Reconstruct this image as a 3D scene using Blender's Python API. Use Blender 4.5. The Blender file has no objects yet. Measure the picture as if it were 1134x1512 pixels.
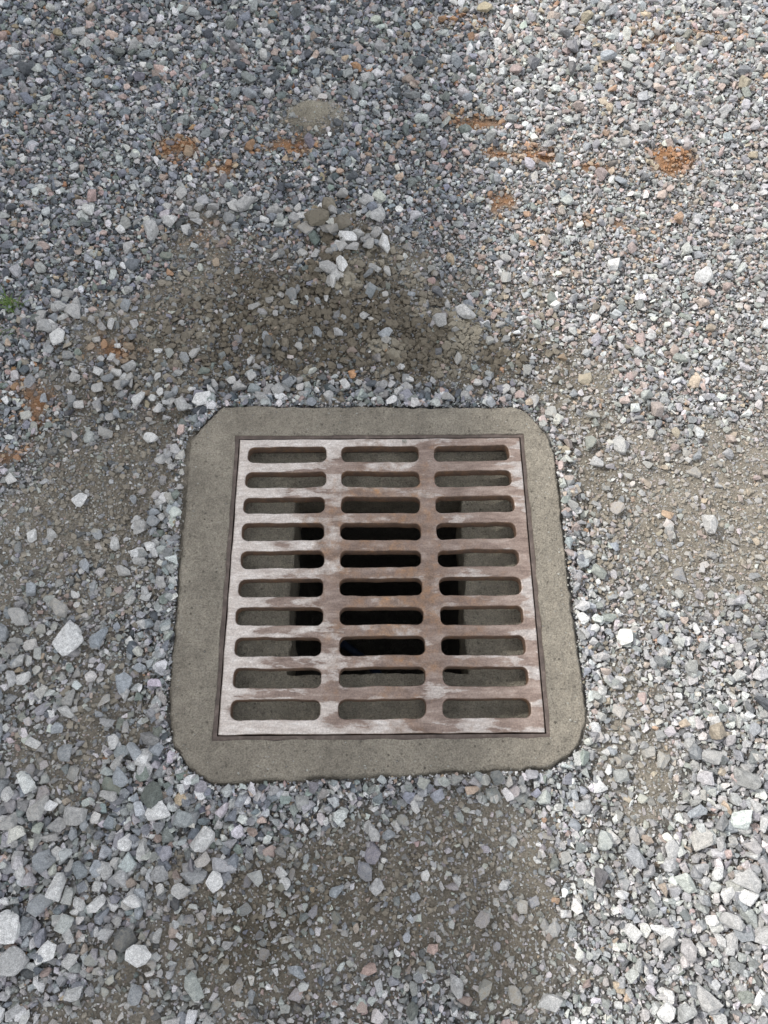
import bpy, bmesh, math, time
import numpy as np
from mathutils import Vector

rng = np.random.default_rng(11)
T0 = time.time()
scene = bpy.context.scene
scene.view_settings.view_transform = 'Standard'
scene.view_settings.look = 'None'
scene.view_settings.exposure = 0.0

# ------------------------------------------------------------------ helpers
def link(o, parent=None):
    scene.collection.objects.link(o)
    if parent is not None:
        o.parent = parent
    return o

def empty(name):
    e = bpy.data.objects.new(name, None)
    e.empty_display_size = 0.1
    return link(e)

def hsh(ix, iy, seed):
    h = (ix.astype(np.int64) * 374761393 + iy.astype(np.int64) * 668265263 + seed * 974711) & 0xffffffff
    h = ((h ^ (h >> 13)) * 1274126177) & 0xffffffff
    h = (h ^ (h >> 16)) & 0xffffff
    return h / float(0xffffff)

def vnoise(x, y, seed=0):
    x0 = np.floor(x); y0 = np.floor(y)
    fx = x - x0; fy = y - y0
    fx = fx * fx * (3 - 2 * fx); fy = fy * fy * (3 - 2 * fy)
    x0 = x0.astype(np.int64); y0 = y0.astype(np.int64)
    a = hsh(x0, y0, seed); b = hsh(x0 + 1, y0, seed)
    c = hsh(x0, y0 + 1, seed); d = hsh(x0 + 1, y0 + 1, seed)
    return (a * (1 - fx) + b * fx) * (1 - fy) + (c * (1 - fx) + d * fx) * fy

def fbm(x, y, seed=0, octv=4):
    s = 0; amp = .5; tot = 0
    for i in range(octv):
        s = s + amp * vnoise(x * 2 ** i + 17.3 * i, y * 2 ** i - 9.1 * i, seed + i)
        tot += amp; amp *= .5
    return s / tot

def sstep(a, b, v):
    t = np.clip((v - a) / (b - a), 0, 1)
    return t * t * (3 - 2 * t)

def gauss(x, y, cx, cy, rx, ry):
    return np.exp(-(((x - cx) / rx) ** 2 + ((y - cy) / ry) ** 2))

# ------------------------------------------------------------------ layout (metres, drain at origin)
collar_poly = [(-0.358, 0.386), (0.306, 0.381), (0.352, 0.312), (0.363, 0.27), (0.366, 0.05), (0.376, -0.25),
               (0.375, -0.285), (0.364, -0.318), (0.340, -0.346), (0.300, -0.372), (-0.05, -0.385), (-0.28, -0.396), (-0.318, -0.392),
               (-0.352, -0.368), (-0.385, -0.330), (-0.400, -0.285), (-0.411, 0.02), (-0.4196, 0.296)]
def chaikin(p):
    p = np.array(p, float)
    for r in (.035, .2):
        q = np.roll(p, -1, axis=0)
        p = np.stack([p * (1 - r) + q * r, p * r + q * (1 - r)], axis=1).reshape(-1, 2)
    return p
CP = chaikin(collar_poly)

def poly_sd(x, y, P):
    best = np.full(x.shape, 1e9); inside = np.zeros(x.shape, bool)
    n = len(P)
    for i in range(n):
        ax, ay = P[i]; bx, by = P[(i + 1) % n]
        dx, dy = bx - ax, by - ay
        t = np.clip(((x - ax) * dx + (y - ay) * dy) / (dx * dx + dy * dy + 1e-12), 0, 1)
        d = (x - ax - t * dx) ** 2 + (y - ay - t * dy) ** 2
        best = np.minimum(best, d)
        cond = (ay > y) != (by > y)
        xin = (bx - ax) * (y - ay) / (by - ay + 1e-12) + ax
        inside ^= cond & (x < xin)
    d = np.sqrt(best)
    return np.where(inside, -d, d)
def collar_sd(x, y):
    """signed distance to the collar outline, negative inside"""
    return poly_sd(x, y, CP)

DIRT = [(-.184, .625, .34, .15, 1.0), (.13, .53, .22, .11, 1.0), (-.50, .60, .20, .12, .75), (-.63, .44, .16, .12, .6),
        (-.56, .14, .20, .22, .95), (-.74, .05, .12, .2, .5), (-.50, -.33, .10, .16, .6), (-.75, -.35, .15, .2, .4),
        (-.13, -.62, .36, .13, 1.0), (.16, -.56, .14, .18, .9), (-.45, -.75, .2, .1, .5), (-.33, -.55, .12, .1, .5),
        (.62, .17, .27, .30, .78), (.42, .42, .15, .14, .8), (.46, -.28, .10, .16, .75), (.9, .35, .25, .25, .5), (.42, .1, .06, .25, .55),
        (-.19, 1.28, .075, .05, 1.5), (.42, -.50, .08, .2, .5), (-.15, .84, .22, .12, .7), (-.45, .84, .2, .06, .4), (-.10, 1.02, .10, .2, .42)]
def dirtness(x, y):
    d = 0
    for cx, cy, rx, ry, w in DIRT:
        d = np.maximum(d, w * gauss(x, y, cx, cy, rx * 1.25, ry * 1.25)) + .12 * w * gauss(x, y, cx, cy, rx, ry)
    n = fbm(x * 5 + 3, y * 5, 5, 4)
    v = d + (n - .5) * 1.25 + (fbm(x * 20, y * 20, 6, 3) - .5) * .6
    return sstep(.22, .82, v)
def dampness(x, y):
    d = (1.15 * gauss(x, y, -.10, .58, .46, .22) + .80 * gauss(x, y, -.10, -.62, .42, .2) + .45 * gauss(x, y, -.5, .35, .3, .28)
         + .9 * gauss(x, y, .24, .50, .14, .13) + .6 * gauss(x, y, -.12, 1.20, .24, .05) + .75 * gauss(x, y, -.12, .86, .18, .18)
         + .35 * gauss(x, y, .46, .05, .10, .3) + .3 * gauss(x, y, -.5, -.3, .2, .2))
    return np.clip(d * (.15 + 1.6 * fbm(x * 9, y * 9, 77, 4)), 0, 1)
CLAY = [(-.535, 1.165, .062, .044, 1.2), (-.42, 1.10, .045, .028, .75), (-.24, 1.18, .11, .033, .75), (.238, 1.255, .09, .04, .85),
        (.38, 1.15, .15, .05, .75), (.748, 1.13, .062, .044, 1.4), (.56, 1.11, .09, .03, .65), (-.44, .86, .06, .05, .6),
        (-.77, .40, .06, .06, .75), (-.80, .27, .04, .03, .6), (.18, 1.66, .15, .05, .5), (-.02, 1.19, .10, .03, .45),
        (.31, 1.0, .06, .06, .65), (.8, 1.6, .2, .05, .5),
        (-.62, .53, .05, .04, .5), (.55, .9, .12, .1, .42)]
def clayness(x, y):
    d = 0
    for cx, cy, rx, ry, w in CLAY:
        d = np.maximum(d, w * gauss(x, y, cx, cy, rx, ry))
    return np.clip(sstep(.2, .92, d + (fbm(x * 26, y * 26, 31, 3) - .5) * 1.1 * (d > .02)), 0, 1)

def height(x, y):
    D = dirtness(x, y)
    z = -0.013 + 0.010 * (fbm(x * 2.5, y * 2.5, 3, 3) - .5)
    z = z + D * (0.009 + 0.022 * (fbm(x * 14, y * 14, 8, 3) - .5) + 0.010 * (fbm(x * 60, y * 60, 9, 3) - .5))
    z = z + (1 - D) * 0.004 * (fbm(x * 40, y * 40, 19, 2) - .5)
    z = z + .034 * gauss(x, y, -.19, 1.28, .055, .038) + .026 * gauss(x, y, .748, 1.13, .045, .03) + .014 * gauss(x, y, -.535, 1.165, .045, .03)
    z = z + .042 * gauss(x, y, -.146, .90, .06, .04) + .036 * gauss(x, y, -.11, .78, .06, .07) + .020 * gauss(x, y, .16, .60, .06, .05)
    z = z + .034 * gauss(x, y, -.15, .64, .28, .12) * fbm(x * 24, y * 24, 55, 3) + .020 * gauss(x, y, -.70, .60, .1, .05)
    z = z - .016 * gauss(x, y, -.02, .53, .10, .05)
    z = z + .008 * np.exp(-(np.maximum(poly_sd(x, y, np.array(collar_poly)), 0) / .03) ** 2)
    return z

# ------------------------------------------------------------------ node helpers
def new_mat(name):
    m = bpy.data.materials.new(name); m.use_nodes = True
    nt = m.node_tree; nt.nodes.clear()
    out = nt.nodes.new('ShaderNodeOutputMaterial'); b = nt.nodes.new('ShaderNodeBsdfPrincipled')
    nt.links.new(b.outputs[0], out.inputs[0])
    return m, nt, b
def N(nt, t, **kw):
    n = nt.nodes.new(t)
    for k, v in kw.items():
        if k in n.inputs: n.inputs[k].default_value = v
        else: setattr(n, k, v)
    return n
def ramp(nt, src, stops):
    r = nt.nodes.new('ShaderNodeValToRGB')
    cr = r.color_ramp
    while len(cr.elements) < len(stops): cr.elements.new(.5)
    for e, (p, c) in zip(cr.elements, stops):
        e.position = p; e.color = (c, c, c, 1) if not hasattr(c, '__len__') else (*c, 1)
    nt.links.new(src, r.inputs[0]); return r.outputs[0]
def mixc(nt, fac, a, b, mode='MIX'):
    m = nt.nodes.new('ShaderNodeMix'); m.data_type = 'RGBA'; m.blend_type = mode
    for s, v in ((0, fac), (6, a), (7, b)):
        if hasattr(v, 'is_output'): nt.links.new(v, m.inputs[s])
        elif s == 0: m.inputs[0].default_value = v
        else: m.inputs[s].default_value = (*v, 1)
    return m.outputs[2]
def math_(nt, op, a, b=0.0, clamp=False, c=None):
    m = nt.nodes.new('ShaderNodeMath'); m.operation = op; m.use_clamp = clamp
    for i, v in enumerate((a, b) if c is None else (a, b, c)):
        if hasattr(v, 'is_output'): nt.links.new(v, m.inputs[i])
        else: m.inputs[i].default_value = v
    return m.outputs[0]
def noise(nt, co, scale, detail=4, rough=.55):
    n = N(nt, 'ShaderNodeTexNoise', Scale=scale, Detail=detail, Roughness=rough)
    nt.links.new(co, n.inputs['Vector']); return n.outputs['Fac']
def bump(nt, h, strength, dist, prev=None):
    b = N(nt, 'ShaderNodeBump', Strength=strength, Distance=dist)
    nt.links.new(h, b.inputs['Height'])
    if prev is not None: nt.links.new(prev, b.inputs['Normal'])
    return b.outputs[0]

# --- stone material
def stone_material():
    m, nt, b = new_mat('crushed_stone')
    tc = N(nt, 'ShaderNodeTexCoord').outputs['Object']
    at = N(nt, 'ShaderNodeAttribute', attribute_name='Col')
    du = N(nt, 'ShaderNodeAttribute', attribute_name='Dust')
    n1 = noise(nt, tc, 160, 3, .65)
    n2 = noise(nt, tc, 700, 2, .7)
    v1 = ramp(nt, n1, [(.3, .70), (.5, 1.0), (.7, 1.30)])
    v2 = ramp(nt, n2, [(.33, .66), (.5, 1.0), (.68, 1.34)])
    c = mixc(nt, 1.0, at.outputs['Color'], v1, 'MULTIPLY')
    c = mixc(nt, 1.0, c, v2, 'MULTIPLY')
    geo = N(nt, 'ShaderNodeNewGeometry')
    sx = N(nt, 'ShaderNodeSeparateXYZ'); nt.links.new(geo.outputs['Normal'], sx.inputs[0])
    up = math_(nt, 'MULTIPLY_ADD', sx.outputs[2], .5, False, .55)
    n3 = ramp(nt, n1, [(.35, .25), (.65, 1.0)])
    f = math_(nt, 'MULTIPLY', up, du.outputs['Fac'], True)
    f = math_(nt, 'MULTIPLY', f, n3, True)
    dc = N(nt, 'ShaderNodeAttribute', attribute_name='DustCol')
    c = mixc(nt, f, c, dc.outputs['Color'])
    nt.links.new(c, b.inputs['Base Color'])
    b.inputs['Roughness'].default_value = .8
    b.inputs['Specular IOR Level'].default_value = .35
    nt.links.new(bump(nt, noise(nt, tc, 420, 3, .65), .6, .0025), b.inputs['Normal'])
    return m
M_STONE = stone_material()

def ground_material():
    m, nt, b = new_mat('gravel_ground_soil')
    tc = N(nt, 'ShaderNodeTexCoord').outputs['Object']
    at = N(nt, 'ShaderNodeAttribute', attribute_name='Col').outputs['Color']
    gr = N(nt, 'ShaderNodeAttribute', attribute_name='Grav').outputs['Fac']
    v = N(nt, 'ShaderNodeTexVoronoi', Scale=75.0); nt.links.new(tc, v.inputs['Vector'])
    sep = N(nt, 'ShaderNodeSeparateColor'); nt.links.new(v.outputs['Color'], sep.inputs[0])
    pal = ramp(nt, sep.outputs[0], [(0, (.10, .11, .12)), (.3, (.2, .205, .21)), (.6, (.33, .31, .29)), (.85, (.42, .42, .41)), (1, (.36, .28, .22))])
    edge = ramp(nt, v.outputs['Distance'], [(.25, 1.0), (.75, .35)])
    pal = mixc(nt, 1.0, pal, edge, 'MULTIPLY')
    c = mixc(nt, gr, at, pal)
    v2 = ramp(nt, noise(nt, tc, 260, 4, .7), [(.3, .62), (.5, 1.0), (.7, 1.35)])
    v3 = ramp(nt, noise(nt, tc, 25, 4, .6), [(.3, .75), (.7, 1.2)])
    c = mixc(nt, 1.0, mixc(nt, 1.0, c, v2, 'MULTIPLY'), v3, 'MULTIPLY')
    nt.links.new(c, b.inputs['Base Color'])
    b.inputs['Roughness'].default_value = .93
    b.inputs['Specular IOR Level'].default_value = .2
    h = math_(nt, 'MULTIPLY', math_(nt, 'SUBTRACT', 1.0, v.outputs['Distance']), gr)
    nn = bump(nt, h, .8, .012)
    nn = bump(nt, noise(nt, tc, 180, 5, .7), 1.0, .008, nn)
    nt.links.new(nn, b.inputs['Normal'])
    return m
M_GROUND = ground_material()

def concrete_material(name, base, dark=False):
    m, nt, b = new_mat(name)
    tc = N(nt, 'ShaderNodeTexCoord').outputs['Object']
    big = noise(nt, tc, 6, 5, .65)
    c = ramp(nt, big, [(.3, tuple(v * .82 for v in base)), (.52, base), (.72, tuple(v * 1.18 for v in base))])
    fine = ramp(nt, noise(nt, tc, 330, 4, .8), [(.3, .50), (.5, 1.0), (.7, 1.42)])
    mid = ramp(nt, noise(nt, tc, 45, 5, .65), [(.3, .80), (.7, 1.16)])
    c = mixc(nt, 1.0, mixc(nt, 1.0, c, fine, 'MULTIPLY'), mid, 'MULTIPLY')
    v = N(nt, 'ShaderNodeTexVoronoi', Scale=120.0); nt.links.new(tc, v.inputs['Vector'])
    sp = N(nt, 'ShaderNodeSeparateColor'); nt.links.new(v.outputs['Color'], sp.inputs[0])
    sel = ramp(nt, sp.outputs[0], [(.80, 0.0), (.82, 1.0)])
    dot = ramp(nt, v.outputs['Distance'], [(.08, 1.0), (.34, 0.0)])
    hole = math_(nt, 'MULTIPLY', sel, dot)
    c = mixc(nt, math_(nt, 'MULTIPLY', hole, .6), c, tuple(v * .35 for v in base))
    sel2 = ramp(nt, sp.outputs[1], [(.88, 0.0), (.90, 1.0)])
    dot2 = ramp(nt, v.outputs['Distance'], [(.08, 1.0), (.20, 0.0)])
    c = mixc(nt, math_(nt, 'MULTIPLY', math_(nt, 'MULTIPLY', sel2, dot2), .7), c, (.58, .57, .55))
    nt.links.new(c, b.inputs['Base Color'])
    b.inputs['Roughness'].default_value = .85
    b.inputs['Specular IOR Level'].default_value = .3
    nn = bump(nt, math_(nt, 'SUBTRACT', 1.0, hole), 1.0, .004)
    nn = bump(nt, noise(nt, tc, 230, 5, .75), 1.0, .006, nn)
    nn = bump(nt, noise(nt, tc, 60, 4, .65), 1.0, .010, nn)
    nt.links.new(nn, b.inputs['Normal'])
    return m
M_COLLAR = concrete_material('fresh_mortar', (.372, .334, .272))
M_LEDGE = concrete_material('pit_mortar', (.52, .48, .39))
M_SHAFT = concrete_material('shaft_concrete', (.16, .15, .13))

# ------------------------------------------------------------------ ground sheet
def axis(lo, hi, step, far):
    core = np.arange(lo, hi + 1e-6, step)
    ext = []; s = step; p = hi
    while p < far:
        s *= 1.35; p += s; ext.append(p)
    ext2 = []; s = step; p = lo
    while p > -far:
        s *= 1.35; p -= s; ext2.append(p)
    return np.array(ext2[::-1] + list(core) + ext)
def soil_colour(x, y):
    W = dampness(x, y); C = clayness(x, y)
    dry = np.array([.325, .293, .242]); wet = np.array([.155, .134, .102])
    w = W[..., None]
    c = dry * (1 - w) + wet * w
    # spilt mortar dust near the collar and on the little heap
    g = np.maximum(gauss(x, y, -.19, 1.285, .075, .05), .75 * sstep(.56, .72, fbm(x * 11, y * 11, 311, 3)) * gauss(x, y, -.05, .60, .45, .22))[..., None]
    c = c * (1 - g) + np.array([.42, .385, .31]) * g
    clay = np.array([.37, .205, .110]); cc = C[..., None]
    return c * (1 - cc) + clay * cc
def build_ground():
    xs = axis(-1.7, 1.7, .006, 220); ys = axis(-1.3, 2.4, .006, 220)
    nx, ny = len(xs), len(ys)
    X, Y = np.meshgrid(xs, ys)
    X = X.ravel(); Y = Y.ravel()
    Z = height(X, Y)
    far = np.maximum(np.abs(X), np.abs(Y)) > 4
    Z[far] = -.013
    sd = collar_sd(X, Y)
    co = np.stack([X, Y, Z], 1)
    idx = np.arange(nx * ny).reshape(ny, nx)
    q = np.stack([idx[:-1, :-1], idx[:-1, 1:], idx[1:, 1:], idx[1:, :-1]], -1).reshape(-1, 4)
    keep = ~(sd[q] < -.03).any(1)
    q = q[keep]
    me = bpy.data.meshes.new('ground')
    me.vertices.add(len(co)); me.vertices.foreach_set('co', co.ravel().astype(np.float32))
    me.loops.add(q.size); me.loops.foreach_set('vertex_index', q.ravel().astype(np.int32))
    me.polygons.add(len(q)); me.polygons.foreach_set('loop_start', (np.arange(len(q)) * 4).astype(np.int32))
    me.update(calc_edges=True)
    a = me.attributes.new('Col', 'FLOAT_COLOR', 'POINT')
    c = np.ones((len(co), 4)); c[:, :3] = soil_colour(X, Y); a.data.foreach_set('color', c.ravel().astype(np.float32))
    g = me.attributes.new('Grav', 'FLOAT', 'POINT')
    gv = (1 - dirtness(X, Y)) * (1 - clayness(X, Y)) * .9
    g.data.foreach_set('value', gv.astype(np.float32))
    me.materials.append(M_GROUND)
    link(bpy.data.objects.new('ground', me))
build_ground()
print('ground', time.time() - T0)

# ------------------------------------------------------------------ stones
def make_proto(npts, bev=0.0, seed=0):
    r = np.random.default_rng(seed)
    bm = bmesh.new()
    sc = np.array([1, r.uniform(.55, .95), r.uniform(.40, .75)])
    d = r.normal(size=(npts, 3)); d /= np.linalg.norm(d, axis=1)[:, None]
    d = d / (np.abs(d) ** 3).sum(1)[:, None] ** (1 / 3) * r.uniform(.80, 1, (npts, 1)) * sc * .5
    for p in d: bm.verts.new(p)
    bmesh.ops.convex_hull(bm, input=bm.verts[:])
    loose = [v for v in bm.verts if not v.link_faces]
    if loose: bmesh.ops.delete(bm, geom=loose, context='VERTS')
    if bev > 0:
        bmesh.ops.dissolve_limit(bm, angle_limit=.2, verts=bm.verts[:], edges=bm.edges[:])
        bmesh.ops.bevel(bm, geom=bm.edges[:], offset=bev, segments=1, profile=.5, affect='EDGES', clamp_overlap=True)
        bmesh.ops.triangulate(bm, faces=bm.faces[:])
        bmesh.ops.subdivide_edges(bm, edges=[e for e in bm.edges if e.calc_length() > .16], cuts=1)
        bmesh.ops.triangulate(bm, faces=bm.faces[:])
        for v in bm.verts:
            v.co += Vector(r.normal(size=3) * .010)
    bmesh.ops.triangulate(bm, faces=bm.faces[:])
    bmesh.ops.recalc_face_normals(bm, faces=bm.faces[:])
    bm.verts.ensure_lookup_table()
    v = np.array([p.co[:] for p in bm.verts]); f = np.array([[q.index for q in fc.verts] for fc in bm.faces])
    bm.free()
    return v, f
P_GRIT = [make_proto(8, 0, 100 + i) for i in range(24)]
P_SMALL = [make_proto(10, 0, 200 + i) for i in range(44)]
P_MED = [make_proto(12, .018, 300 + i) for i in range(30)]
P_BIG = [make_proto(13, .024, 400 + i) for i in range(30)]

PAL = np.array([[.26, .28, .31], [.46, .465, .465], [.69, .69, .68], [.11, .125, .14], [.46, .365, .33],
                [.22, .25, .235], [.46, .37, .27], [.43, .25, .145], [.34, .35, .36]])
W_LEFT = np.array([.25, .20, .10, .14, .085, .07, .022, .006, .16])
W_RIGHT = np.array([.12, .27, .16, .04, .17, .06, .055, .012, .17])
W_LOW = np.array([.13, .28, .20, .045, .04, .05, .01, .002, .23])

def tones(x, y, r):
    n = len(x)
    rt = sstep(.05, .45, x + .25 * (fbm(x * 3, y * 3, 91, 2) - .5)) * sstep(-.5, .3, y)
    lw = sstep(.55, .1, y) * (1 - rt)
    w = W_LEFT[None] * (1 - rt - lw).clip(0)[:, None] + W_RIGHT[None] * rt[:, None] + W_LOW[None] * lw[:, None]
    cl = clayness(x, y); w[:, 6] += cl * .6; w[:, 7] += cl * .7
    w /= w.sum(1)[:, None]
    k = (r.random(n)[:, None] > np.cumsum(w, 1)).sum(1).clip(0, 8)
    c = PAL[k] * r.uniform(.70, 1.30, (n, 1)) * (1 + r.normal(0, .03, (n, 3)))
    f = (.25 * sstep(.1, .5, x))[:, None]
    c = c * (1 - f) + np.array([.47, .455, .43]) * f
    return c.clip(.03, .80)

def scatter(density, x0, x1, y0, y1, r):
    s = math.sqrt(1 / density)
    gx = np.arange(x0, x1, s); gy = np.arange(y0, y1, s)
    X, Y = np.meshgrid(gx, gy); X = X.ravel(); Y = Y.ravel()
    return X + r.uniform(-.6, .6, X.shape) * s, Y + r.uniform(-.6, .6, Y.shape) * s

LAYERS = []
def add_layer(protos, x, y, size, zoff, r, tilt=.45, dustgain=1.0, col=None, dust=None):
    n = len(x)
    D = dirtness(x, y)
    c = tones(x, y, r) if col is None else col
    if dust is None:
        dust = (.06 + .82 * D + .6 * clayness(x, y)) * dustgain * r.uniform(.25, 1.25, n)
    dc = soil_colour(x, y) * r.uniform(.85, 1.35, (n, 1))
    z = height(x, y) + zoff
    yaw = r.uniform(0, 2 * np.pi, n); ta = r.uniform(0, 2 * np.pi, n); tt = r.normal(0, tilt, n)
    cy, sy = np.cos(yaw), np.sin(yaw)
    Rz = np.zeros((n, 3, 3)); Rz[:, 0, 0] = cy; Rz[:, 0, 1] = -sy; Rz[:, 1, 0] = sy; Rz[:, 1, 1] = cy; Rz[:, 2, 2] = 1
    ax = np.stack([np.cos(ta), np.sin(ta), np.zeros(n)], 1)
    K = np.zeros((n, 3, 3)); K[:, 0, 2] = ax[:, 1]; K[:, 1, 2] = -ax[:, 0]; K[:, 2, 0] = -ax[:, 1]; K[:, 2, 1] = ax[:, 0]
    Rt = np.eye(3)[None] + np.sin(tt)[:, None, None] * K + (1 - np.cos(tt))[:, None, None] * (K @ K)
    R = Rt @ Rz
    LAYERS.append((protos, np.stack([x, y, z], 1), size, R, c, dust.clip(0, 1), dc, r.integers(0, len(protos), n)))

def field_layer(protos, density, box, smin, smax, power, dirt_keep, r, zk, margin=.0, tilt=.45, sizefield=True, dustgain=1.0):
    x, y = scatter(density, *box, r)
    u = r.random(len(x)) ** power
    size = smin + (smax - smin) * u
    D = dirtness(x, y)
    if sizefield:
        big = 1 + .30 * sstep(-.1, -.5, y) * sstep(.1, -.4, x) + .18 * sstep(-.1, -.5, y) * sstep(.3, .6, x)
        big = big + .35 * (fbm(x * 2.2, y * 2.2, 222, 2) - .5) + .25 * sstep(1.1, 1.7, y)
        size = size * big
    keep = r.random(len(x)) < (1 - D * (1 - dirt_keep))
    sd = collar_sd(x, y)
    keep &= sd > size * .5 * margin + .001
    keep &= ~((clayness(x, y) > .6) & (r.random(len(x)) < .75))
    keep &= ~((gauss(x, y, -.19, 1.285, .06, .042) > .45) & (r.random(len(x)) < .93))
    x, y, size = x[keep], y[keep], size[keep]
    add_layer(protos, x, y, size, size * zk + r.uniform(-.1, .25, len(x)) * size - .12 * size * dirtness(x, y), r, tilt, dustgain)

core = (-1.25, 1.25, -.95, 1.95)
wide = (-1.75, 1.75, -1.35, 2.45)
field_layer(P_GRIT, 26000, core, .0035, .0085, 1.3, .8, rng, .15, .6, .6, False, 1.0)
field_layer(P_GRIT, 5000, wide, .005, .010, 1.0, .6, rng, .15, .6, .6, False)
field_layer(P_SMALL, 7500, core, .008, .0165, 1.2, .36, rng, .20, .7, .5)
field_layer(P_SMALL, 3500, wide, .011, .019, 1.2, .28, rng, .20, .8, .5)
field_layer(P_MED, 1600, wide, .016, .028, 1.4, .20, rng, .28, .9)
field_layer(P_BIG, 170, wide, .028, .043, 1.6, .30, rng, .30, 1.0)
# coarser, paler stones strewn to the front left and front right, and at the back
def strew(cx, cy, rx, ry, cnt, smin, smax, dust):
    x = rng.normal(cx, rx, cnt); y = rng.normal(cy, ry, cnt); s = rng.uniform(smin, smax, cnt)
    k = collar_sd(x, y) > s * .45; x, y, s = x[k], y[k], s[k]
    pal = np.array([[.46, .46, .46], [.70, .70, .69], [.36, .385, .41], [.54, .54, .53]])[rng.integers(0, 4, len(x))] * rng.uniform(.75, 1.1, (len(x), 1))
    add_layer(P_BIG, x, y, s, s * .34 + .002, rng, .4, 1, pal, rng.uniform(0, dust, len(x)))
strew(-.55, -.50, .16, .17, 90, .024, .044, .4)
strew(-.60, -.08, .12, .14, 30, .024, .042, .5)
strew(.60, -.62, .12, .12, 50, .024, .042, .35)
strew(-.2, -.5, .25, .10, 30, .018, .032, .3)
strew(-.50, .40, .12, .07, 44, .022, .038, .6)
strew(-.1, .42, .25, .02, 34, .020, .036, .6)
strew(-.47, .15, .03, .15, 34, .018, .034, .5)
strew(-.72, .60, .07, .04, 26, .024, .040, .6)
strew(-.11, .81, .09, .09, 34, .024, .044, .8)
strew(-.1, .62, .25, .10, 30, .018, .036, .9)
strew(-.38, .93, .13, .03, 22, .026, .045, .4)
strew(.65, .1, .22, .3, 26, .018, .032, .6)
strew(.40, .0, .015, .25, 30, .014, .026, .4)

# stones piled along the edge of the mortar collar
def ring():
    n = len(CP)
    seg = np.linalg.norm(np.roll(CP, -1, 0) - CP, axis=1); cum = np.concatenate([[0], np.cumsum(seg)])
    def at(s):
        i = np.searchsorted(cum, s, side='right') - 1; i = i.clip(0, n - 1)
        f = (s - cum[i]) / seg[i]
        a = CP[i]; b = CP[(i + 1) % n]
        p = a + (b - a) * f[:, None]; d = (b - a) / seg[i][:, None]
        return p, np.stack([d[:, 1], -d[:, 0]], 1)
    for cnt, smin, smax, pr, wid in ((900, .009, .018, P_SMALL, .04), (400, .018, .034, P_MED, .04), (3600, .004, .009, P_GRIT, .03)):
        s = rng.uniform(0, cum[-1], cnt)
        p, nrm = at(s)
        flip = (p * nrm).sum(1) < 0; nrm[flip] *= -1
        keep = vnoise(s * 9, s * 0 + .5, 4) > rng.uniform(.0, .65, cnt)
        size = rng.uniform(smin, smax, cnt)
        off = size * .25 + np.abs(rng.normal(0, wid * .6, cnt))
        q = p + nrm * off[:, None]
        q, size, off = q[keep], size[keep], off[keep]
        add_layer(pr, q[:, 0], q[:, 1], size, size * .35 + .002 + rng.uniform(0, .005, len(q)) + .005 * np.exp(-off / .02), rng, .5, .45)
ring()

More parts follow.
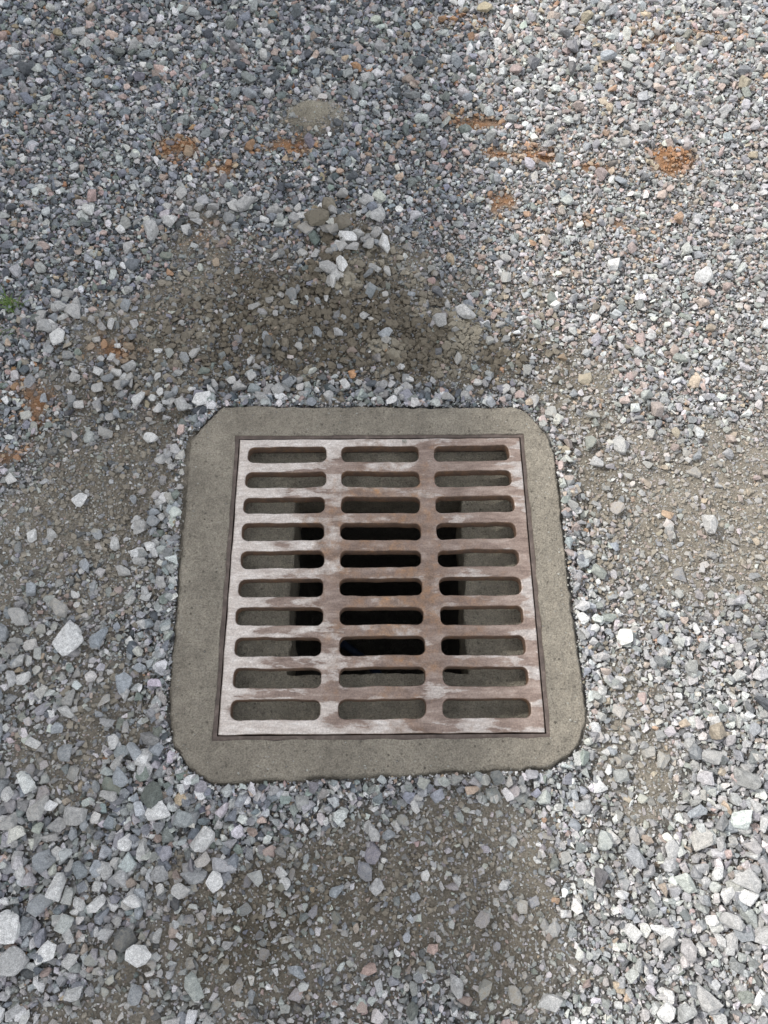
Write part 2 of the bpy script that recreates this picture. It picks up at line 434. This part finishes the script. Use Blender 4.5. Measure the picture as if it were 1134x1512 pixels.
# individually placed larger stones  (x, y, diameter, tone, dust)
G, Wt, B, K_, Pk = (.48, .48, .475), (.72, .72, .71), (.36, .39, .42), (.12, .13, .145), (.48, .36, .32)
HERO = [(-.341, .968, .057, G, .1), (-.567, .875, .060, G, .1), (-.53, .915, .040, Wt, .1), (-.012, .926, .056, G, .1), (-.045, .975, .045, G, .1),
 (-.003, .825, .050, Wt, .1), (-.086, .83, .048, Wt, .1), (-.132, .738, .045, G, .2), (-.10, .742, .042, Wt, .1), (-.19, .87, .05, G, .7),
 (-.20, .925, .038, Wt, .2), (-.27, .945, .04, G, .3), (-.62, .83, .035, G, .2), (-.13, .935, .06, (.2, .18, .14), 1), (-.16, .89, .055, (.2, .18, .14), 1), (-.10, .88, .045, (.24, .22, .18), 1),
 (-.075, .80, .035, G, .3), (.185, .622, .052, G, .1), (.13, .60, .042, G, .3), (-.767, .588, .047, G, .1), (-.71, .625, .044, G, .3), (-.79, .62, .04, G, .3), (-.74, .56, .04, Wt, .2),
 (.757, .74, .055, Wt, .2), (.666, .105, .045, G, .3), (.55, .78, .04, Wt, .3), (.60, 1.05, .035, B, .1), (-.605, -.137, .062, Wt, .0), (-.55, -.127, .052, B, .0),
 (-.706, -.09, .055, G, .4), (-.635, -.075, .048, G, .7), (-.49, -.217, .042, B, .1), (-.59, -.243, .040, G, .5), (-.317, -.486, .046, Wt, .1),
 (-.02, -.48, .036, G, .2), (-.56, -.563, .047, Wt, .1), (-.487, -.589, .038, Wt, .1), (-.404, -.665, .045, Wt, .1), (-.425, -.584, .038, Wt, .1),
 (-.63, -.624, .055, Wt, .0), (-.615, -.675, .05, G, .1), (-.56, -.66, .04, Wt, .1), (-.612, -.433, .055, G, .45), (-.544, -.45, .045, G, .2),
 (-.66, -.46, .042, G, .4), (-.468, -.38, .042, B, .2), (-.40, -.444, .042, Wt, .1), (-.438, -.345, .038, Wt, .05), (-.142, -.684, .034, B, .1),
 (-.08, -.566, .032, B, .1), (.12, -.709, .040, G, .1), (-.025, -.684, .030, Pk, .1), (.08, -.655, .022, Pk, .1), (.268, -.733, .042, G, .2),
 (.53, -.72, .050, G, .2), (.617, -.553, .050, G, .2), (.585, -.615, .045, G, .2), (.596, -.352, .04, G, .3), (.708, -.255, .045, K_, .1),
 (-.449, .385, .045, G, .15), (-.40, .402, .047, Wt, .05), (-.54, .405, .042, Wt, .2), (-.272, .408, .040, G, .2), (-.32, .435, .036, G, .3),
 (-.235, .43, .040, G, .2), (.035, .487, .030, Wt, .3), (.330, .400, .034, G, .3), (.45, .24, .036, G, .2), (-.50, .10, .034, G, .3), (-.46, .15, .03, G, .3),
 (-.44, -.02, .03, G, .3), (.388, -.09, .024, Wt, .1), (-.52, .0, .035, G, .4), (-.5, .30, .036, Wt, .2), (-.47, .25, .03, G, .3), (.39, -.3, .03, Wt, .1), (.44, -.22, .03, G, .2),
 (.05, .435, .03, G, .2), (.14, .41, .036, G, .3), (.18, .41, .034, G, .2), (.09, .415, .028, K_, .1), (-.12, .41, .03, G, .2), (-.05, .415, .03, B, .2), (-.36, 1.35, .045, B, .1), (-.31, 1.36, .035, Wt, .1),
 (-.05, 1.42, .04, G, .1), (.02, 1.35, .045, B, .1), (-.98, 1.45, .05, K_, .1), (-.7, 1.55, .04, G, .1), (.2, 1.48, .05, B, .1), (-.86, 1.6, .045, G, .1), (.62, 1.5, .05, B, .1), (.9, 1.3, .045, G, .1), (.35, 1.63, .04, G, .2)]
def heroes():
    h = np.array([(a, b, s) for a, b, s, c, d in HERO]); col = np.array([c for *_, c, d in HERO]) * rng.uniform(.9, 1.1, (len(HERO), 1))
    du = np.array([d for *_, d in HERO]); s = h[:, 2]
    add_layer(P_BIG, h[:, 0], h[:, 1], s * 1.15, s * .34 + .004, rng, .3, 1, col, du)
heroes()
# earth crumbs on the damp soil
def crumbs():
    for cx, cy, rx, ry, cnt, smax in ((-.12, .62, .34, .14, 2800, .028), (-.146, .90, .055, .045, 200, .036), (-.11, .78, .07, .07, 220, .034), (.15, .56, .12, .08, 700, .028), (.70, .10, .22, .3, 1400, .015), (-.52, .52, .15, .1, 500, .026),
                                (-.1, -.55, .4, .1, 1200, .016), (.748, 1.13, .05, .03, 140, .018), (-.535, 1.165, .04, .025, 80, .016), (.36, 1.16, .1, .03, 80, .018), (.46, .0, .06, .2, 400, .018), (-.55, .12, .18, .2, 1300, .018), (-.5, -.3, .15, .2, 600, .02)):
        x = rng.normal(cx, rx * .7, cnt); y = rng.normal(cy, ry * .7, cnt)
        size = .006 + (smax - .006) * rng.random(cnt) ** 2.2
        k = collar_sd(x, y) > size * .5
        x, y, size = x[k], y[k], size[k]
        add_layer(P_MED if smax > .015 else P_SMALL, x, y, size, size * .2, rng, .5, 1, soil_colour(x, y) * rng.uniform(.75, 1.35, (len(x), 1)), np.full(len(x), .9))
crumbs()

def build_gravel():
    VS, FS, CS, DS, DC = [], [], [], [], []
    base = 0
    for protos, pos, size, R, c, dust, dc, idx in LAYERS:
        for k, (v, f) in enumerate(protos):
            s = np.where(idx == k)[0]
            if not len(s): continue
            P = np.einsum('nij,mj->nmi', R[s], v) * size[s][:, None, None] + pos[s][:, None, :]
            m = len(v)
            VS.append(P.reshape(-1, 3))
            FS.append((f[None] + (np.arange(len(s)) * m)[:, None, None] + base).reshape(-1, 3))
            CS.append(np.repeat(c[s], m, 0)); DS.append(np.repeat(dust[s], m)); DC.append(np.repeat(dc[s], m, 0))
            base += m * len(s)
    V = np.concatenate(VS); F = np.concatenate(FS); C = np.concatenate(CS); D = np.concatenate(DS); E = np.concatenate(DC)
    me = bpy.data.meshes.new('gravel')
    me.vertices.add(len(V)); me.vertices.foreach_set('co', V.ravel().astype(np.float32))
    me.loops.add(F.size); me.loops.foreach_set('vertex_index', F.ravel().astype(np.int32))
    me.polygons.add(len(F)); me.polygons.foreach_set('loop_start', (np.arange(len(F)) * 3).astype(np.int32))
    me.update(calc_edges=True); me.shade_flat()
    for nm, arr in (('Col', C), ('DustCol', E)):
        a = me.attributes.new(nm, 'FLOAT_COLOR', 'POINT')
        q = np.ones((len(V), 4), np.float32); q[:, :3] = arr; a.data.foreach_set('color', q.ravel())
    a = me.attributes.new('Dust', 'FLOAT', 'POINT'); a.data.foreach_set('value', D.astype(np.float32))
    me.materials.append(M_STONE)
    link(bpy.data.objects.new('gravel', me))
    print('gravel tris', len(F), time.time() - T0)
build_gravel()

# ------------------------------------------------------------------ storm drain
drain = empty('storm_drain')
GX, GY = 0.300, 0.306          # half sizes of the grate
CX, CY = -0.0065, -0.004
ROT = math.radians(0.45)
def rot2(x, y):
    return x * math.cos(ROT) - y * math.sin(ROT) + CX, x * math.sin(ROT) + y * math.cos(ROT) + CY

def square_pts(hx, hy, n):
    p = []
    for (ax, ay), (bx, by) in (((-1, -1), (1, -1)), ((1, -1), (1, 1)), ((1, 1), (-1, 1)), ((-1, 1), (-1, -1))):
        for i in range(n):
            t = i / n; p.append(((ax + (bx - ax) * t) * hx, (ay + (by - ay) * t) * hy))
    return np.array(p)
def ray_outer(p):
    d = p / np.linalg.norm(p); best = None
    c = np.array([CX, CY])
    for i in range(len(CP)):
        a = CP[i] - c; e = CP[(i + 1) % len(CP)] - CP[i]
        den = d[0] * e[1] - d[1] * e[0]
        if abs(den) < 1e-12: continue
        t = (a[0] * e[1] - a[1] * e[0]) / den; u = (a[0] * d[1] - a[1] * d[0]) / den
        if t > 0 and -1e-9 <= u <= 1 + 1e-9: best = t if best is None else max(best, t)
    return d * best + c
def rings_mesh(name, rings, mat, smooth=True, flip=False):
    n = len(rings[0]); V = np.concatenate(rings); F = []
    for k in range(len(rings) - 1):
        for i in range(n):
            j = (i + 1) % n
            q = (k * n + i, k * n + j, (k + 1) * n + j, (k + 1) * n + i)
            F.append(q[::-1] if flip else q)
    me = bpy.data.meshes.new(name); me.from_pydata(V.tolist(), [], F); me.update()
    bm = bmesh.new(); bm.from_mesh(me); bmesh.ops.recalc_face_normals(bm, faces=bm.faces[:]); bm.to_mesh(me); bm.free()
    me.polygons.foreach_set('use_smooth', [smooth] * len(me.polygons))
    me.materials.append(mat)
    return link(bpy.data.objects.new(name, me), drain)

NS = 120
inner = square_pts(GX + .0095, GY + .0095, NS)
inw = np.array([rot2(*p) for p in inner])
outw = np.array([ray_outer(p) for p in inw - np.array([CX, CY])])
nr = outw / np.linalg.norm(outw, axis=1)[:, None]
rag = (fbm(outw[:, 0] * 18 + 20, outw[:, 1] * 18 + 20, 61, 4) - .5) * .009 + (fbm(outw[:, 0] * 90, outw[:, 1] * 90, 62, 2) - .5) * .006
outw = outw + nr * rag[:, None]
rings = []
iw = inw + (fbm(inw[:, 0] * 30, inw[:, 1] * 30, 70, 3) - .5)[:, None] * .006 * np.sign(inw)
rings.append(np.column_stack([iw, np.full(len(iw), -.05)]))
rings.append(np.column_stack([iw, np.full(len(iw), .007)]))
K = 50
for k in range(K + 1):
    t = k / K; tt = .01 + .99 * t
    p = iw * (1 - tt) + outw * tt
    z = .0110 + .002 * math.sin(t * 3.1) - .010 * max(0, (t - .90) / .10) ** 2.0
    z = z + .009 * (fbm(p[:, 0] * 14, p[:, 1] * 14, 80, 3) - .5) * min(1, t * 6 + .2) + .0050 * (fbm(p[:, 0] * 60, p[:, 1] * 60, 81, 4) - .5)
    rings.append(np.column_stack([p, z]))
rings.append(np.column_stack([outw + nr * .005, np.full(len(outw), -.012)]))
rings.append(np.column_stack([outw + nr * .008, np.full(len(outw), -.055)]))
rings_mesh('concrete_collar', rings, M_COLLAR)

# ledge under the grate that slopes to the shaft opening, then the shaft
def sq_ring(hx0, hx1, hy0, hy1, z, n=NS, nz=0., seed=0, rag=0.):
    p = []
    cs = [(hx0, hy0), (hx1, hy0), (hx1, hy1), (hx0, hy1)]
    for i in range(4):
        a, b = cs[i], cs[(i + 1) % 4]
        for k in range(n):
            t = k / n; p.append((a[0] + (b[0] - a[0]) * t, a[1] + (b[1] - a[1]) * t))
    p = np.array(p)
    if rag: p = p + ((np.stack([fbm(p[:, 0] * 16, p[:, 1] * 16, seed, 4), fbm(p[:, 0] * 16 + 50, p[:, 1] * 16, seed, 4)], 1)) - .5) * rag
    zz = z + nz * (fbm(p[:, 0] * 22, p[:, 1] * 22, seed + 5, 4) - .5)
    return np.column_stack([p, zz])
L = []
O = (-.194, .168, -.183, .204)
A = (CX - .309, CX + .309, CY - .315, CY + .315)
for k in range(21):
    t = k / 20
    b = [A[i] * (1 - t) + O[i] * t for i in range(4)]
    L.append(sq_ring(*b, -.036 - .030 * t, nz=.028 * math.sin(t * 3.1) + .008, seed=90, rag=.022 * t))
for dz in (-.080, -.11, -.16, -.20):
    L.append(sq_ring(*O, dz, rag=.022, seed=90))
L.append(sq_ring(-.236, .206, -.226, .246, -.202))
rings_mesh('pit_ledge', L, M_LEDGE)
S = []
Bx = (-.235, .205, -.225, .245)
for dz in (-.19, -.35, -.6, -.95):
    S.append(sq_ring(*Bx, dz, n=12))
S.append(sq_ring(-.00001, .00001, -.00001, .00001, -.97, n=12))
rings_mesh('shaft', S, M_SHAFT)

# ---- metal materials
def iron_material():
    m, nt, b = new_mat('worn_cast_iron')
    tc = N(nt, 'ShaderNodeTexCoord').outputs['Object']
    sp = N(nt, 'ShaderNodeSeparateXYZ'); nt.links.new(tc, sp.inputs[0])
    mp = N(nt, 'ShaderNodeMapping'); mp.inputs['Scale'].default_value = (1, 3.6, 1); nt.links.new(tc, mp.inputs[0])
    st = mp.outputs[0]
    n_big = noise(nt, tc, 7, 4, .6); n_mid = noise(nt, tc, 34, 5, .65); n_st = noise(nt, st, 9, 5, .62); n_fine = noise(nt, tc, 300, 4, .7)
    brown = ramp(nt, noise(nt, st, 22, 5, .65), [(.3, (.175, .125, .103)), (.5, (.285, .215, .180)), (.7, (.41, .33, .285))])
    bare = ramp(nt, noise(nt, st, 40, 5, .7), [(.3, (.44, .385, .35)), (.55, (.62, .57, .53)), (.75, (.80, .765, .73))])
    left = math_(nt, 'MULTIPLY', sp.outputs[0], -.80)
    rx = math_(nt, 'POWER', math_(nt, 'DIVIDE', math_(nt, 'ABSOLUTE', sp.outputs[0]), .30), 8.0)
    ry = math_(nt, 'POWER', math_(nt, 'DIVIDE', math_(nt, 'ABSOLUTE', sp.outputs[1]), .31), 9.0)
    edge = math_(nt, 'MULTIPLY', math_(nt, 'MAXIMUM', rx, ry), .32)
    w = math_(nt, 'ADD', left, edge)
    w = math_(nt, 'ADD', w, math_(nt, 'MULTIPLY', math_(nt, 'SUBTRACT', n_st, .5), 1.9))
    w = math_(nt, 'ADD', w, math_(nt, 'MULTIPLY', math_(nt, 'SUBTRACT', n_big, .5), .8))
    worn = ramp(nt, w, [(.03, 0.0), (.10, .6), (.26, .95)])
    c = mixc(nt, worn, brown, bare)
    dx = math_(nt, 'MULTIPLY', math_(nt, 'SUBTRACT', sp.outputs[0], .02), 5.6); dy = math_(nt, 'MULTIPLY', sp.outputs[1], 3.2)
    r2 = math_(nt, 'ADD', math_(nt, 'MULTIPLY', dx, dx), math_(nt, 'MULTIPLY', dy, dy))
    rc = math_(nt, 'SUBTRACT', .66, math_(nt, 'MULTIPLY', r2, .36))
    rm = math_(nt, 'ADD', rc, math_(nt, 'MULTIPLY', math_(nt, 'SUBTRACT', n_mid, .5), 1.8))
    rm = math_(nt, 'ADD', rm, math_(nt, 'MULTIPLY', math_(nt, 'SUBTRACT', n_big, .5), 1.2))
    rust = ramp(nt, rm, [(.30, 0.0), (.85, .9)])
    rustc = ramp(nt, noise(nt, tc, 55, 6, .72), [(.3, (.11, .072, .052)), (.48, (.23, .148, .102)), (.62, (.33, .19, .105)), (.74, (.50, .24, .08))])
    c = mixc(nt, rust, c, rustc)
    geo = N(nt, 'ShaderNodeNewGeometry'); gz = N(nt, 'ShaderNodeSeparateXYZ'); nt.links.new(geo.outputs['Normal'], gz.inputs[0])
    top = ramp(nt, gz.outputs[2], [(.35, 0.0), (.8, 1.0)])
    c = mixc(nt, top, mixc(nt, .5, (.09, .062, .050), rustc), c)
    fine = ramp(nt, n_fine, [(.3, .75), (.5, 1.0), (.7, 1.25)])
    c = mixc(nt, 1.0, c, fine, 'MULTIPLY')
    nt.links.new(c, b.inputs['Base Color'])
    nr_ = math_(nt, 'SUBTRACT', 1.0, rust)
    met = math_(nt, 'MULTIPLY', math_(nt, 'MULTIPLY_ADD', worn, .40, False, .25), nr_)
    nt.links.new(math_(nt, 'MULTIPLY', met, top), b.inputs['Metallic'])
    nt.links.new(math_(nt, 'SUBTRACT', .68, math_(nt, 'MULTIPLY', met, .50)), b.inputs['Roughness'])
    nn = bump(nt, n_mid, .6, .005); nn = bump(nt, n_fine, .4, .001, nn)
    mp2 = N(nt, 'ShaderNodeMapping'); mp2.inputs['Scale'].default_value = (1, .06, 1); mp2.inputs['Rotation'].default_value = (0, 0, .12)
    nt.links.new(tc, mp2.inputs[0]); nn = bump(nt, noise(nt, mp2.outputs[0], 420, 2, .6), .3, .0009, nn)
    nt.links.new(nn, b.inputs['Normal'])
    return m
M_IRON = iron_material()
mf, ntf, bf = new_mat('rusty_frame_steel')
tcf = N(ntf, 'ShaderNodeTexCoord').outputs['Object']
ntf.links.new(ramp(ntf, noise(ntf, tcf, 60, 5, .7), [(.3, (.07, .054, .046)), (.55, (.13, .10, .085)), (.75, (.26, .21, .18))]), bf.inputs['Base Color'])
bf.inputs['Roughness'].default_value = .7
ntf.links.new(bump(ntf, noise(ntf, tcf, 200, 4, .7), .5, .002), bf.inputs['Normal'])
M_FRAME = mf

# ---- grate: flat casting with three columns of ten round-ended slots
def poly_spline(cu, pts):
    s = cu.splines.new('POLY'); s.points.add(len(pts) - 1); s.use_cyclic_u = True
    for q, p in zip(s.points, pts): q.co = (p[0], p[1], 0, 1)
def stadium(x0, x1, y0, y1, r, seed):
    pts = []
    k = 7
    for cx, cy, a0 in ((x1 - r, y0 + r, -90), (x1 - r, y1 - r, 0), (x0 + r, y1 - r, 90), (x0 + r, y0 + r, 180)):
        for i in range(k + 1):
            a = math.radians(a0 + 90 * i / k); pts.append((cx + r * math.cos(a), cy + r * math.sin(a)))
    out = []
    for i in range(len(pts)):
        a, b = np.array(pts[i]), np.array(pts[(i + 1) % len(pts)])
        n = max(1, int(np.linalg.norm(b - a) / .008))
        for j in range(n): out.append(a + (b - a) * j / n)
    o = np.array(out)
    o += (np.stack([fbm(o[:, 0] * 50, o[:, 1] * 50, seed, 3), fbm(o[:, 0] * 50 + 99, o[:, 1] * 50, seed, 3)], 1) - .5) * .0030
    o += (np.stack([fbm(o[:, 0] * 10, o[:, 1] * 10, 7, 2), fbm(o[:, 0] * 10 + 99, o[:, 1] * 10, 7, 2)], 1) - .5) * .004
    return o
cu = bpy.data.curves.new('grate_outline', 'CURVE'); cu.dimensions = '2D'; cu.fill_mode = 'BOTH'
cu.extrude = .011; cu.bevel_depth = .0028; cu.bevel_resolution = 2; cu.offset = -.0028
op = square_pts(GX, GY, 60)
op = op + (np.stack([fbm(op[:, 0] * 25, op[:, 1] * 25, 13, 3), fbm(op[:, 0] * 25 + 9, op[:, 1] * 25 + 40, 13, 3)], 1) - .5) * .003
poly_spline(cu, op)
cols = ((-.2815, -.1145), (-.0815, .0815), (.1145, .2760))
srng = np.random.default_rng(5)
for c, (a, bb) in enumerate(cols):
    for r_ in range(10):
        yc = .2655 - r_ * .0590 - CY
        hw = .0180 + srng.uniform(-.0008, .0008)
        poly_spline(cu, stadium(a + srng.uniform(-.001, .001), bb + srng.uniform(-.001, .001), yc - hw, yc + hw, .0128, 500 + c * 20 + r_))
tmp = bpy.data.objects.new('tmp_curve', cu); scene.collection.objects.link(tmp)
dg = bpy.context.evaluated_depsgraph_get(); dg.update()
me = bpy.data.meshes.new_from_object(tmp.evaluated_get(dg)); me.name = 'grate'
bpy.data.objects.remove(tmp)
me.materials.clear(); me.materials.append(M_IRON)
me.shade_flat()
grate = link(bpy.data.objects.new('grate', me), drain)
grate.location = (CX, CY, -.0025); grate.rotation_euler = (0, 0, ROT)

# frame: thin steel angle round the grate, plus the seat under it
fo = np.array([rot2(*p) for p in square_pts(GX + .0105, GY + .0105, 30)])
f1 = np.array([rot2(*p) for p in square_pts(GX + .0022, GY + .0022, 30)])
f2 = np.array([rot2(*p) for p in square_pts(GX - .012, GY - .012, 30)])
def rr(p, z): return np.column_stack([p, np.full(len(p), z)])
rings_mesh('frame', [rr(fo, -.06), rr(fo, .0085), rr(f1, .0085), rr(f1, -.022), rr(f2, -.022), rr(f2, -.030), rr(f1, -.06)], M_FRAME, smooth=False)

# blue hose lying at the bottom of the shaft
mb, ntb, bb_ = new_mat('blue_plastic')
ntb.links.new(ramp(ntb, noise(ntb, N(ntb, 'ShaderNodeTexCoord').outputs['Object'], 40), [(.3, (.02, .035, .07)), (.7, (.05, .08, .15))]), bb_.inputs['Base Color'])
bb_.inputs['Roughness'].default_value = .5
hc = bpy.data.curves.new('hose', 'CURVE'); hc.dimensions = '3D'; hc.bevel_depth = .012; hc.bevel_resolution = 3
sp_ = hc.splines.new('NURBS'); hp = [(-.2, .08, -.75), (-.05, .0, -.74), (.02, -.12, -.66), (.02, -.2, -.5), (.12, -.2, -.55), (.2, -.1, -.62)]
sp_.points.add(len(hp) - 1); sp_.use_endpoint_u = True
for q, p in zip(sp_.points, hp): q.co = (*p, 1)
tmp = bpy.data.objects.new('tmp2', hc); scene.collection.objects.link(tmp)
dg = bpy.context.evaluated_depsgraph_get(); dg.update()
hm = bpy.data.meshes.new_from_object(tmp.evaluated_get(dg)); hm.name = 'hose'; bpy.data.objects.remove(tmp)
hm.materials.clear(); hm.materials.append(mb); link(bpy.data.objects.new('hose', hm), drain)

# loose crumbs lying on the collar and one pebble on the grate
def loose_bits():
    V = []; F = []; base = 0
    pts = [(.044, .294, .0115, .012)]
    for _ in range(260):
        a = rng.uniform(0, 2 * math.pi)
        d = np.array([math.cos(a), math.sin(a)])
        o = ray_outer(d) - np.array([CX, CY]); f = 1 - abs(rng.normal(0, .045))
        p = o * f
        if abs(p[0]) < .318 and abs(p[1]) < .322: continue
        pts.append((p[0] + CX, p[1] + CY, .012 if f < .97 else .007, rng.uniform(.0025, .006)))
    for x, y, z, s in pts:
        v, f = P_SMALL[rng.integers(0, len(P_SMALL))]
        V.append(v * s + np.array([x, y, z + s * .2])); F.append(f + base); base += len(v)
    me = bpy.data.meshes.new('loose_pebbles'); me.from_pydata(np.concatenate(V).tolist(), [], np.concatenate(F).tolist(), shade_flat=True)
    n = len(me.vertices)
    a = me.attributes.new('Col', 'FLOAT_COLOR', 'POINT'); a.data.foreach_set('color', np.tile([.38, .37, .33, 1], n).astype(np.float32))
    me.materials.append(M_STONE)
    link(bpy.data.objects.new('loose_pebbles', me), drain)
loose_bits()

# ------------------------------------------------------------------ tuft of grass at the left
def grass():
    m, nt, b = new_mat('grass_blade')
    nt.links.new(ramp(nt, noise(nt, N(nt, 'ShaderNodeTexCoord').outputs['Object'], 60), [(.3, (.05, .10, .02)), (.7, (.14, .22, .04))]), b.inputs['Base Color'])
    b.inputs['Roughness'].default_value = .6
    V = []; F = []
    for (cx, cy, cnt) in ((-.875, .66, 34), (-.88, .58, 12)):
        for _ in range(cnt):
            a = rng.uniform(0, 6.28); l = rng.uniform(.02, .05); w = rng.uniform(.0014, .0026)
            x0 = cx + rng.normal(0, .012); y0 = cy + rng.normal(0, .01); z0 = -.004
            d = np.array([math.cos(a), math.sin(a)]); pr = np.array([-d[1], d[0]])
            k0 = len(V)
            for i in range(5):
                t = i / 4; ww = w * (1 - t * .95)
                c = np.array([x0, y0]) + d * l * t ** 1.5 * .9; z = z0 + l * (t - .45 * t * t)
                for s in (-1, 1): V.append((c[0] + pr[0] * ww * s, c[1] + pr[1] * ww * s, z))
            for i in range(4): F.append((k0 + 2 * i, k0 + 2 * i + 1, k0 + 2 * i + 3, k0 + 2 * i + 2))
    me = bpy.data.meshes.new('grass_tuft'); me.from_pydata(V, [], F); me.materials.append(m)
    link(bpy.data.objects.new('grass_tuft', me))
grass()

# ------------------------------------------------------------------ unseen building added at the left so its roof edge shades the drain
def sun_blocker():
    par = empty('warehouse_building')
    mw, nt, b = new_mat('plaster_wall')
    nt.links.new(ramp(nt, noise(nt, N(nt, 'ShaderNodeTexCoord').outputs['Object'], 3), [(.3, (.50, .49, .46)), (.7, (.60, .585, .55))]), b.inputs['Base Color'])
    mr, nt, b = new_mat('roof_sheet'); b.inputs['Base Color'].default_value = (.12, .12, .13, 1)
    mg, nt, b = new_mat('window_glass'); b.inputs['Base Color'].default_value = (.03, .04, .05, 1); b.inputs['Roughness'].default_value = .1
    md, nt, b = new_mat('door_paint'); b.inputs['Base Color'].default_value = (.10, .13, .16, 1)
    def box(name, lo, hi, mat):
        bm = bmesh.new(); bmesh.ops.create_cube(bm, size=1)
        for v in bm.verts:
            v.co = Vector([(lo[i] + hi[i]) / 2 + v.co[i] * (hi[i] - lo[i]) for i in range(3)])
        me = bpy.data.meshes.new(name); bm.to_mesh(me); bm.free(); me.materials.append(mat)
        link(bpy.data.objects.new(name, me), par)
    box('walls', (-13, -2.5, -.05), (-4.95, 9, 5.85), mw)
    box('roof', (-13.2, -2.7, 5.85), (-4.77, 9.2, 6.0), mr)
    for i in range(3):
        y = -1.5 + i * 3.2
        box('window_frame_%d' % i, (-4.96, y - .06, 2.94), (-4.90, y + 1.46, 4.26), mr)
        box('window_%d' % i, (-4.93, y, 3.0), (-4.885, y + 1.4, 4.2), mg)
    box('door', (-4.97, 3.2, 0), (-4.91, 4.6, 2.3), md)
sun_blocker()

# ------------------------------------------------------------------ light: clear sky, bright broken cloud added to lift the fill light, one sun
sdir = Vector((-.62, .25, .74)).normalized()
w = bpy.data.worlds.new('World'); scene.world = w; w.use_nodes = True
nt = w.node_tree; bg = nt.nodes['Background']
sky = nt.nodes.new('ShaderNodeTexSky'); sky.sky_type = 'NISHITA'; sky.sun_disc = False
sky.dust_density = 2.5
sky.sun_elevation = math.asin(sdir.z); sky.sun_rotation = math.atan2(sdir.x, sdir.y) % (2 * math.pi)
tcw = nt.nodes.new('ShaderNodeTexCoord')
cl = ramp(nt, noise(nt, tcw.outputs['Generated'], 2.4, 6, .6), [(.38, 0.0), (.56, .95)])
fill_cloud = mixc(nt, cl, sky.outputs[0], (9.0, 9.05, 9.1))
nt.links.new(fill_cloud, bg.inputs[0]); bg.inputs[1].default_value = .15
sl = bpy.data.lights.new('sun', 'SUN'); sl.energy = 3.2; sl.angle = math.radians(1.2); sl.color = (1, .965, .915)
so = link(bpy.data.objects.new('sun', sl)); so.rotation_euler = sdir.to_track_quat('Z', 'Y').to_euler(); so.location = (-3, 2, 8)

# ------------------------------------------------------------------ camera
cam = bpy.data.cameras.new('camera'); cam.sensor_fit = 'VERTICAL'; cam.sensor_height = 24; cam.lens = 24 * 1130 / 1512
cam.clip_start = .05; cam.clip_end = 600
co = link(bpy.data.objects.new('camera', cam)); co.location = (0, -.484, 1.46); co.rotation_euler = (math.radians(23.0), 0, 0)
scene.camera = co
print('done', time.time() - T0)
